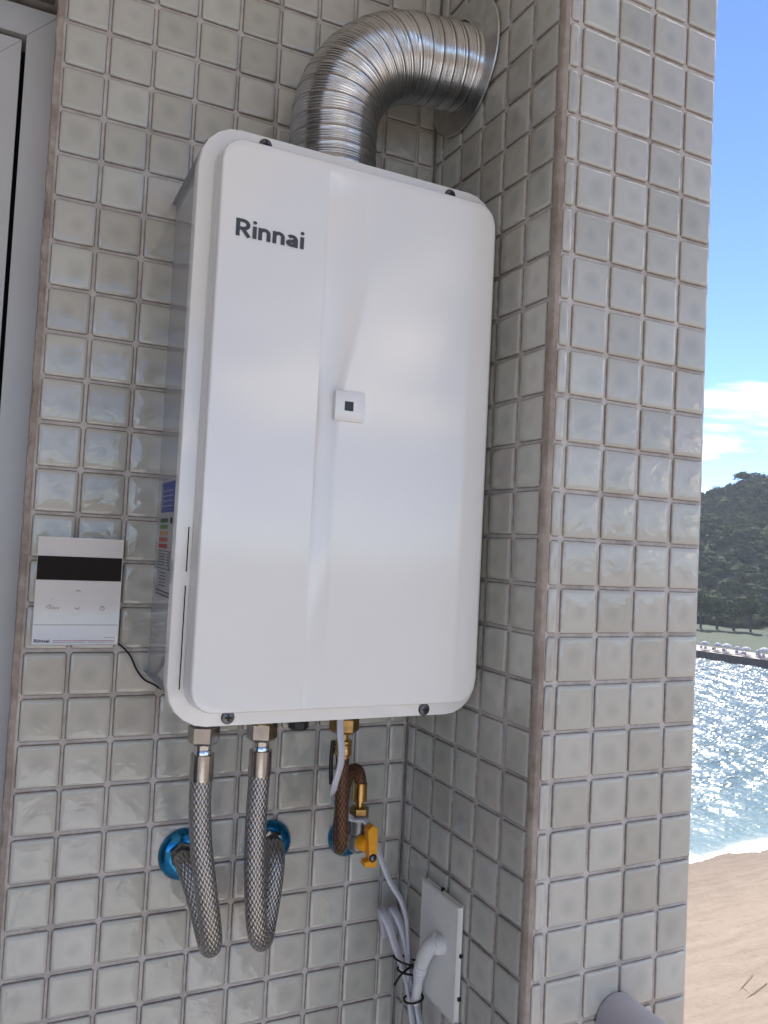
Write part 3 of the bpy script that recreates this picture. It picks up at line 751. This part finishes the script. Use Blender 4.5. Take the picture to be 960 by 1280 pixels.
V, F, U = sweep(path, rr, 18); mesh('strain_relief', V, F, M_plug, plug, smooth=40)
V, F, U = sweep(catmull([(px_ - .23, -2.01, -21.62), (px_ - .20, -1.9, -21.95), (px_ - .18, -1.8, -22.25)], 8), .115, 16); mesh('cord_end', V, F, M_plug, plug, smooth=40)

def ribbon(path, w=.11, t=.055, n=10, tw=None):
    """flat twin-core flex: wide across, thin deep, edges rounded"""
    P = catmull(path, n); V = []; F = []; seg = 14
    for i, p in enumerate(P):
        tg = (P[min(i + 1, len(P) - 1)] - P[max(0, i - 1)]).normalized()
        a = (tw[0] + (tw[1] - tw[0]) * i / (len(P) - 1)) if tw else 0
        side = Vector((math.cos(a), math.sin(a), 0)); side = (side - tg * side.dot(tg)).normalized(); b = tg.cross(side)
        for k in range(seg):
            q = 2 * math.pi * k / seg; c, s2 = math.cos(q), math.sin(q)
            groove = 1 - .25 * math.exp(-(c / .25) ** 2)
            V.append(p + side * (math.copysign(abs(c) ** .7, c) * w) + b * (math.copysign(abs(s2) ** .8, s2) * t * groove))
    for i in range(len(P) - 1):
        for k in range(seg): F.append((i * seg + k, i * seg + (k + 1) % seg, (i + 1) * seg + (k + 1) % seg, (i + 1) * seg + k))
    F.append(tuple(range(seg))); F.append(tuple((len(P) - 1) * seg + k for k in range(seg)))
    return V, F
cord = thing('flat_cable', 'white flat power cord hanging from the heater and bundled by the outlet', 'cable', (8.8, -1.2, -20))
V, F = ribbon([(6.60, -2.3, -14.8), (6.61, -2.3, -15.5), (6.67, -2.3, -16.0), (6.68, -2.25, -16.35), (6.64, -2.12, -16.75), (6.72, -1.85, -17.05), (7.05, -1.15, -17.5), (7.5, -1.15, -17.95), (7.8, -1.28, -18.0), (7.98, -1.22, -18.2)], .088, .045, tw=(.15, .5))
mesh('upper_run', V, F, M_cord, cord, smooth=60)
V, F = ribbon([(7.96, -1.24, -18.15), (8.12, -1.2, -18.45), (8.32, -1.2, -18.95), (8.6, -1.2, -19.55), (8.90, -1.25, -20.02), (9.06, -1.3, -20.45), (9.12, -1.35, -20.95), (9.14, -1.4, -21.4), (9.1, -1.5, -21.9)], .085, .05, tw=(.5, .9))
mesh('middle_run', V, F, M_cord, cord, smooth=60)
for dx in (0, .36):
    V, F = ribbon([(8.98 + dx * .7, -.42, -21.3), (8.86 + dx * .75, -.45, -20.8), (8.66 + dx * .85, -.7, -20.45), (8.56 + dx * .9, -1.02, -20.42), (8.66 + dx * .9, -1.2, -20.68), (8.78 + dx * .85, -1.28, -21.05), (8.95 + dx * .6, -1.35, -21.5), (9.08 + dx * .35, -1.5, -21.95),
                   (9.1 + dx * .5, -1.7, -22.5), (9.12 + dx * .5, -1.95, -23.2), (9.1 + dx * .4, -2.2, -24.2), (8.95 + dx * .3, -2.3, -24.9)], .125, .055, tw=(.3, .9))
    mesh('bundle_loop', V, F, M_cord, cord, smooth=60)
def tie(c, r, tilt, ends):
    pts = [Vector(c) + Vector((math.cos(a) * r, math.sin(a) * r * .8, tilt * math.cos(a) * r)) for a in [k * math.pi / 6 for k in range(0, 13)]]
    if ends: pts = [Vector(c) + Vector((-.38, -.2, -.42)), Vector(c) + Vector((-.2, -.25, -.15))] + pts
    V, F, U = sweep(catmull(pts, 4), .026, 8); mesh('twist_tie', V, F, M_slot, cord, smooth=60)
tie((9.02, -1.45, -21.42), .30, -.35, True)
tie((9.05, -1.55, -21.62), .27, -.2, False)
tie((9.10, -1.80, -22.16), .24, .1, False)

# ------------------------------------------------------------------ landscape (metres, relative to the camera foot)
SEA = CAM.z - 21.0
def CW(x, y, z): return (CAM.x + x, CAM.y + y, z)
def wmesh(name, V, F, mat, kind='structure', smooth=None, parent=None):
    me = bpy.data.meshes.new(name); me.from_pydata(V, [], F); me.update(); me.materials.append(mat)
    if smooth is not None: me.shade_smooth()
    o = bpy.data.objects.new(name, me); link(o, parent)
    if kind: o['kind'] = kind
    return o
NS_A, NS_D = np.array([45.18, 41.42]), np.array([8.36, .73]) / math.hypot(8.36, .73)        # near shore line
NS_N = np.array([-NS_D[1], NS_D[0]])                                                            # towards the water
FS_A, FS_D = np.array([139.9, 129.2]), np.array([3.76, -14.9]) / math.hypot(3.76, 14.9)
FS_N = np.array([-FS_D[1], FS_D[0]])                                                            # away from the water
def near_d(x, y): return (x - NS_A[0]) * NS_N[0] + (y - NS_A[1]) * NS_N[1] + 0.5 * np.sin(x * .13) * .6
def far_d(x, y): return (x - FS_A[0]) * FS_N[0] + (y - FS_A[1]) * FS_N[1]

def mat_water():
    s = NT('sea_water')
    p = s.n.new('ShaderNodeSeparateXYZ'); s.l.new(s.pos(), p.inputs[0])
    d = s.math('ADD', s.math('MULTIPLY', s.math('SUBTRACT', p.outputs[0], CAM.x + NS_A[0]), NS_N[0]), s.math('MULTIPLY', s.math('SUBTRACT', p.outputs[1], CAM.y + NS_A[1]), NS_N[1]))
    wob = s.math('MULTIPLY', s.math('SUBTRACT', s.noise(.25, 4, .6), .5), 3.0)
    dd = s.math('DIVIDE', s.math('ADD', d, wob), 60, clamp=True)
    col = s.ramp(dd, [(0.0, (0.42, 0.44, 0.40)), (0.03, (0.16, 0.24, 0.25)), (0.2, (0.10, 0.165, 0.19)), (1.0, (0.07, 0.125, 0.16))])
    foam = s.math('MULTIPLY', s.ramp(dd, [(0.0, (.9,) * 3), (0.004, (.9,) * 3), (0.018, (0,) * 3)]), s.ramp(s.noise(1.4, 5, .7), [(0.40, (0,) * 3), (0.52, (1,) * 3)]))
    s.set(Base_Color=s.mix(foam, col, (0.75, 0.77, 0.78)), IOR=1.33, Roughness=s.math('ADD', .27, s.math('MULTIPLY', foam, .5)))
    h = s.math('ADD', s.math('MULTIPLY', s.noise(1.7, 2, .5), 1.0), s.math('MULTIPLY', s.noise(4.2, 2, .5), .40))
    s.set(Normal=s.bump(h, 1.0, .05)); return s.m
g0, g1 = -1200, 1200
M_sea = mat_water()
o = wmesh('sea', [CW(g0, g0, SEA - .22), CW(g1, g0, SEA - .22), CW(g1, g1, SEA - .22), CW(g0, g1, SEA - .22)], [(0, 1, 2, 3)], M_sea)
DU = np.array([math.sin(math.radians(49)), math.cos(math.radians(49))]); SU = np.array([DU[1], -DU[0]])
# the bay between beach and promenade as real waves
wd_, ws_ = np.arange(42, 232, .26), np.arange(-34, 48, .26)
WA, WB = np.meshgrid(wd_, ws_, indexing='ij'); WX, WY = DU[0] * WA + SU[0] * WB, DU[1] * WA + SU[1] * WB
WZ = np.zeros_like(WX)
for _ in range(46):
    lam = 1.2 * (7.0 / 1.2) ** rng.uniform(0, 1) ** 1.25; th = rng.normal(math.radians(230), .75); k_ = 2 * math.pi / lam
    WZ += .034 / k_ * np.sin(k_ * (WX * math.cos(th) + WY * math.sin(th)) + rng.uniform(0, 6.28))
fade = np.clip((near_d(WX, WY) + 2) / 14, .12, 1) * np.clip(np.minimum.reduce([WB + 34, 48 - WB, 232 - WA]) / 8, 0, 1)
WZ = SEA + (WZ + rng.normal(0, .024, WZ.shape)) * fade
V = list(zip((CAM.x + WX).ravel().tolist(), (CAM.y + WY).ravel().tolist(), WZ.ravel().tolist())); nb = len(ws_)
F = [(i * nb + j, i * nb + j + 1, (i + 1) * nb + j + 1, (i + 1) * nb + j) for i in range(len(wd_) - 1) for j in range(nb - 1)]
wmesh('bay_water', V, F, M_sea)
def mat_sand():
    s = NT('beach_sand')
    sv = s.n.new('ShaderNodeMapping'); s.l.new(s.pos(), sv.inputs[0]); sv.inputs['Rotation'].default_value = (0, 0, math.radians(-12)); sv.inputs['Scale'].default_value = (.30, 2.4, 1)
    tr = s.math('ADD', s.math('MULTIPLY', s.noise(.8, 7, .72, vec=sv.outputs[0], dist=.4), .6), s.math('MULTIPLY', s.noise(2.5, 6, .8), .4))
    c = s.ramp(tr, [(0.36, (0.22, 0.165, 0.12)), (0.5, (0.285, 0.222, 0.168)), (0.66, (0.33, 0.265, 0.208))])
    p = s.n.new('ShaderNodeSeparateXYZ'); s.l.new(s.pos(), p.inputs[0])
    wet = s.math('DIVIDE', s.math('SUBTRACT', p.outputs[2], SEA), .35, clamp=True)
    c = s.mix(wet, s.mix(1.0, c, (0.72, 0.70, 0.70), 'MULTIPLY'), c)
    s.set(Base_Color=c, Roughness=.9, Normal=s.bump(s.math('ADD', s.math('MULTIPLY', tr, .35), s.math('MULTIPLY', s.noise(5, 5, .75), .6)), .8, .07)); return s.m
M_sand = mat_sand()
# beach sheet rising out of the water, dense near the view
xs_ = np.r_[np.linspace(-1200, 0, 8), np.linspace(10, 110, 90), np.linspace(140, 1200, 14)]
ys_ = np.r_[np.linspace(-1200, -40, 8), np.linspace(-20, 52, 90), np.linspace(70, 400, 12)]
X_, Y_ = np.meshgrid(xs_, ys_, indexing='ij'); D_ = -near_d(X_, Y_)
nzz = .035 * np.sin(X_ * .7 + Y_ * 1.9) * np.cos(Y_ * .9 - X_ * .3) + .05 * np.sin(X_ * 2.1 - Y_ * 1.3)
Z_ = SEA + np.clip(D_ * .05, -3, 1.4) + np.clip(D_, 0, 3) / 3 * nzz * .8
V = [CW(a, b, c) for a, b, c in zip(X_.ravel(), Y_.ravel(), Z_.ravel())]; ny = len(ys_)
F = [(i * ny + j, (i + 1) * ny + j, (i + 1) * ny + j + 1, i * ny + j + 1) for i in range(len(xs_) - 1) for j in range(ny - 1)]
wmesh('beach', V, F, M_sand, smooth=1)
# wheel tracks in the sand
M_track = plain('track_sand', (0.25, 0.195, 0.145), .95, var=.2, nscale=3)
mt = MB()
f0 = np.array([47.0, 27.8])
def bar(a, b, w, z):
    a, b = Vector(a), Vector(b); d = (b - a).normalized(); n = Vector((-d.y, d.x)) * w / 2
    V = [CW(*(a + n), z), CW(*(a - n), z), CW(*(b - n), z), CW(*(b + n), z)]; V += [(x, y, zz_ + .02) for x, y, zz_ in V]
    mt.add(V, [(0, 1, 2, 3), (4, 7, 6, 5), (0, 4, 5, 1), (1, 5, 6, 2), (2, 6, 7, 3), (3, 7, 4, 0)])
def sandz(x, y): return SEA + min(1.4, max(-3, -float(near_d(x, y)) * .05))
# far bank, grass, hill ----------------------------------------------
def strip(name, d0, d1, z0, z1, mat, n=60, s0=-700, s1=600, cols=2, zf=None):
    V = []; F = []
    for i in range(n + 1):
        s_ = s0 + (s1 - s0) * i / n; w = .4 * math.sin(s_ * .21) + .3 * math.sin(s_ * .77)
        for j in range(cols):
            t = j / (cols - 1); d = d0 + (d1 - d0) * t + w
            p = FS_A + FS_D * s_ + FS_N * d; V.append(CW(p[0], p[1], z0 + (z1 - z0) * t))
    for i in range(n):
        for j in range(cols - 1): F.append((i * cols + j, (i + 1) * cols + j, (i + 1) * cols + j + 1, i * cols + j + 1))
    return wmesh(name, V, F, mat)
M_bank = plain('wet_stone_bank', (0.07, 0.055, 0.045), .85, var=.5, nscale=1.2)
M_path = plain('pale_promenade', (0.46, 0.40, 0.37), .9, var=.15, nscale=.8)
M_grass = plain('lawn_grass', (0.038, 0.058, 0.03), .9, var=.25, nscale=.25)
M_soil = plain('forest_floor', (0.03, 0.04, 0.022), .95, var=.4, nscale=.1)
strip('embankment', -.6, .6, SEA - .8, SEA + 1.5, M_bank)
strip('promenade', .55, 9.5, SEA + 1.5, SEA + 1.75, M_path)
strip('lawn', 9.4, 60, SEA + 1.77, SEA + 2.6, M_grass)
DU = np.array([math.sin(math.radians(49)), math.cos(math.radians(49))]); SU = np.array([DU[1], -DU[0]])
def hill_h(d, s):
    """height above the sea of the wooded ridge, d metres away, s metres to the right of the sight line"""
    d0 = 252 - .28 * s
    t = np.clip((d - d0) / 190, 0, 1); t = t * t * (3 - 2 * t)
    ridge = 56.5 + .02 * s + 3 * np.sin(s * .045) + 1.3 * np.sin(s * .16 + 1)
    ridge = np.clip(ridge, 14, 95)
    gully = -10 * np.exp(-((d - (395 - .9 * s)) / 26) ** 2) * np.clip(1 - np.abs(s + 10) / 60, 0, 1)
    h = 2.4 + t * ridge + gully * (t > .2) + 1.8 * np.sin(d * .06 + s * .11) * np.sin(s * .07 - d * .03) * t
    back = np.clip((d - d0 - 190) / 260, 0, 1); return h * (1 - back * .75)
ds = np.linspace(225, 760, 70); ss = np.linspace(-420, 460, 110)
A_, B_ = np.meshgrid(ds, ss, indexing='ij'); H_ = hill_h(A_, B_)
PX_ = CAM.x + DU[0] * A_ + SU[0] * B_; PY_ = CAM.y + DU[1] * A_ + SU[1] * B_
V = list(zip(PX_.ravel().tolist(), PY_.ravel().tolist(), (SEA + H_ - .4).ravel().tolist())); nb = len(ss)
F = [(i * nb + j, i * nb + j + 1, (i + 1) * nb + j + 1, (i + 1) * nb + j) for i in range(len(ds) - 1) for j in range(nb - 1)]
wmesh('hill', V, F, M_soil, smooth=1)

def mat_leaf(name, a, b, sc):
    s = NT(name)
    c = s.ramp(s.noise(sc, 4, .6), [(0.3, a), (0.7, b)])
    s.set(Base_Color=c, Roughness=.9)
    try: s.set(Specular_IOR_Level=.04)
    except Exception: pass
    return s.m
M_leafA = mat_leaf('forest_leaves', (0.018, 0.030, 0.016), (0.095, 0.105, 0.055), .10)
M_leafB = mat_leaf('tree_leaves', (0.035, 0.055, 0.02), (0.10, 0.12, 0.045), .5)
M_bark = plain('bark', (0.09, 0.07, 0.055), .9, var=.3, nscale=3)
def leaf_cloud(n, rad, hgt, size, lumps, r_):
    """small quads spread over lumpy sub-crowns"""
    cs = r_.normal(size=(lumps, 3)); cs /= np.linalg.norm(cs, axis=1)[:, None]; cs *= r_.uniform(.25, .75, (lumps, 1))
    cs[:, 2] = np.abs(cs[:, 2]) * .9; cr_ = r_.uniform(.28, .5, lumps)
    k = r_.integers(0, lumps, n); d = r_.normal(size=(n, 3)); d /= np.linalg.norm(d, axis=1)[:, None]
    c = cs[k] + d * cr_[k][:, None] * r_.uniform(.7, 1.05, (n, 1)); c *= np.array([rad, rad, hgt])
    nn = d + r_.normal(size=(n, 3)) * .5; nn /= np.linalg.norm(nn, axis=1)[:, None]
    a = np.cross(nn, r_.normal(size=(n, 3))); a /= np.linalg.norm(a, axis=1)[:, None]; b = np.cross(nn, a)
    sz = size * r_.uniform(.6, 1.3, (n, 1)); a *= sz; b *= sz * .7
    return np.stack([c - a - b * .3, c + b, c + a - b * .3, c - b], 1)         # n,4,3
def quads_obj(name, Q, mat, parent=None, kind=None):
    Q = Q.reshape(-1, 4, 3); n = len(Q); me = bpy.data.meshes.new(name)
    me.vertices.add(n * 4); me.vertices.foreach_set('co', Q.ravel()); me.loops.add(n * 4); me.loops.foreach_set('vertex_index', np.arange(n * 4))
    me.polygons.add(n); me.polygons.foreach_set('loop_start', np.arange(n) * 4); me.polygons.foreach_set('loop_total', np.full(n, 4))
    me.update(calc_edges=True); me.materials.append(mat); o = bpy.data.objects.new(name, me); link(o, parent)
    if kind: o['kind'] = kind
    return o
def lump(r_):
    bm = bmesh.new(); bmesh.ops.create_icosphere(bm, subdivisions=2, radius=.72)
    ph = r_.uniform(0, 6, 3)
    for v in bm.verts:
        f = 1 + .22 * math.sin(v.co.x * 7 + ph[0]) * math.sin(v.co.y * 7 + ph[1]) + .12 * math.sin(v.co.z * 11 + ph[2]); v.co *= f; v.co.z *= .75
    Q = np.array([[l.vert.co[:] for l in f.loops] + [f.loops[0].vert.co[:]] for f in bm.faces]); bm.free()
    return Q
protos = [np.concatenate([leaf_cloud(110, 1, .8, .10, 7, rng), lump(rng) * .86]) for _ in range(6)]
cl = []
def in_view(s, lo=-75, hi=85): return lo < s < hi
for _ in range(5600):
    d = rng.uniform(256, 470); s = rng.uniform(-95, 105) * (d / 300)
    if d < 254 - .28 * s: continue
    h = float(hill_h(d, s)); x, y = DU * d + SU * s; R_ = 1.6 + 3.2 * rng.uniform(0, 1) ** 1.6
    a = rng.uniform(0, 6.28); ca, sa = math.cos(a), math.sin(a)
    q = protos[rng.integers(0, 6)] @ np.array([[ca, sa, 0], [-sa, ca, 0], [0, 0, 1]]) * R_
    cl.append(q + np.array([CAM.x + x, CAM.y + y, SEA + h + R_ * .3]))
quads_obj('forest', np.concatenate(cl), M_leafA, kind='stuff')
# trees one can tell apart at the foot of the hill
crowns = [leaf_cloud(900, 1, .85, .085, 9, rng) for _ in range(3)]; cm = []
for q in crowns:
    o = quads_obj('crown', q, M_leafB); cm.append(o.data); bpy.data.objects.remove(o)
tV, tF = [], []
tr_ = MB(); tr_.add(*sweep([(0, 0, 0), (.03, .02, .4), (-.02, .03, .8), (.02, 0, 1.2)], [.11, .08, .07, .04], 8)); 
for a in (0.4, 2.3, 4.4): tr_.add(*sweep([(0, 0, .6), (.25 * math.cos(a), .25 * math.sin(a), 1.0), (.5 * math.cos(a), .5 * math.sin(a), 1.35)], [.05, .035, .015], 6))
tme = bpy.data.meshes.new('trunk'); tme.from_pydata(tr_.V, [], tr_.F); tme.materials.append(M_bark)
def tree(d, s, R_, hz, label, group=None, flat=.85, name='broadleaf_tree', trunk=1.0):
    x, y = DU * d + SU * s; z = SEA + max(2.3, float(hill_h(d, s)) if d > 252 - .28 * s else 2.3)
    t = bpy.data.objects.new(name, None); link(t); t.location = CW(x, y, z); tag(t, label, 'tree', group)
    c = bpy.data.objects.new('crown', cm[random.randrange(3)]); link(c, t); c.location = (0, 0, hz * .62); c.scale = (R_, R_ * .95, hz * .45 * flat / .85); c.rotation_euler[2] = random.uniform(0, 6)
    k = bpy.data.objects.new('trunk', tme); link(k, t); k.scale = (R_ * .8, R_ * .8, hz * .5 * trunk); return t
TL = {-8: 'dark green tree at the hill foot, half behind the pier edge', -3: 'first whole tree at the hill foot right of the pier', 2: 'bushy tree in the middle of the visible row at the hill foot', 7: 'tree at the hill foot left of the one at the picture edge', 12: 'tree at the hill foot cut by the right edge of the picture'}
for i, s in enumerate(np.arange(-38, 49, 5.0)):
    tree(243 - .28 * s + random.uniform(-3, 3), s + random.uniform(-1.5, 1.5), random.uniform(3.4, 5.0), random.uniform(8, 11),
         TL.get(int(s), 'bushy tree continuing the row along the hill foot beyond the visible strip'), 'trees along the foot of the hill')
tree(426, 7.5, 8.5, 6.0, 'spreading flat-topped tree standing above the ridge line', None, 1.35, 'ridge_tree', 1.2)

# parasols on the promenade
def parasol(s, d, r, h, label):
    p = FS_A + FS_D * s + FS_N * d; t = bpy.data.objects.new('beach_parasol', None); link(t); t.location = CW(p[0], p[1], SEA + 1.62); t.scale = (.85, .85, random.uniform(.7, .85))
    tag(t, label, 'parasol', 'white parasols on the far promenade')
    V, F = lathe((0, 0, 0), (0, 0, 1), [(h - .45, r), (h - .18, r), (h + .25, r * .62), (h + .48, .05)], 8, cap=False)
    wmesh('canopy', [tuple(v) for v in V], F, M_par, None, parent=t)
    V, F = lathe((0, 0, 0), (0, 0, 1), [(0, .05), (h + .4, .04)], 8); wmesh('pole', [tuple(v) for v in V], F, M_par, None, parent=t)
    for k in range(2):
        a = random.uniform(0, 6); cx, cy = math.cos(a) * .7, math.sin(a) * .7
        mb = MB(); mb.box(cx - .35, cx + .35, cy - .8, cy + .8, .25, .38, .04); mb.box(cx - .35, cx + .35, cy + .6, cy + .8, .3, .95, .04)
        for (ax_, ay_) in ((-.3, -.7), (.3, -.7), (-.3, .7), (.3, .7)): mb.box(cx + ax_ - .03, cx + ax_ + .03, cy + ay_ - .03, cy + ay_ + .03, 0, .3)
        wmesh('lounger', mb.V, mb.F, M_par, None, parent=t)
M_par = plain('parasol_canvas', (0.40, 0.39, 0.44), .7, var=.05, nscale=2)
PL = ['leftmost pale parasol on the far promenade, touching the tiled pier edge', 'second pale parasol from the pier on the far promenade', 'wide pale parasol third from the pier on the far promenade',
      'small low parasol right of the wide third one', 'pale parasol in the middle of the far promenade', 'smallest parasol, between the middle one and the widest one', 'widest pale parasol near the right end of the far promenade',
      'pale parasol cut by the right edge of the picture'] + ['pale parasol further along the promenade than the visible strip'] * 3
hm = bpy.data.materials.new('haze'); hm.use_nodes = True; hn = hm.node_tree.nodes; hn.remove(hn['Principled BSDF'])
pv = hn.new('ShaderNodeVolumePrincipled'); pv.inputs['Color'].default_value = (.80, .88, 1, 1); pv.inputs['Density'].default_value = HAZE
pv.inputs['Anisotropy'].default_value = .2
hm.node_tree.links.new(pv.outputs[0], hn['Material Output'].inputs['Volume'])
mb = MB(); mb.box(-1300, 1300, -1300, 1300, SEA - 6, SEA + 100); hz_ = wmesh('haze', mb.V, mb.F, hm, 'stuff')
for i, (s_, d_, r_, h_) in enumerate([(.2, 2.6, 1.1, 2.0), (3.0, 3.0, 1.0, 1.9), (5.2, 2.6, 1.35, 2.1), (7.2, 3.4, .9, 1.7), (9.6, 2.4, 1.2, 2.1), (11.6, 3.6, .8, 1.6), (13.4, 2.6, 1.4, 2.2), (16.4, 2.6, 1.2, 2.1), (20.5, 3, 1.2, 2.1), (-3.5, 3, 1.2, 2.1), (-7.5, 3, 1.1, 2.0)]):
    parasol(s_, d_, r_, h_, PL[i])
for (a, b) in (((32.9, 27.33), (35.1, 28.3)), ((32.6, 26.72), (35.0, 27.4)), ((32.9, 27.33), (32.6, 26.72)), ((33.6, 27.65), (33.35, 26.95))):
    bar(a, b, .035, sandz(*a) + .0)
o = wmesh('sand_marks', mt.V, mt.F, M_track)
o['kind'] = 'structure'
print('objects', len(bpy.data.objects), 'tris', sum(len(o.data.polygons) for o in bpy.data.objects if o.type == 'MESH'))
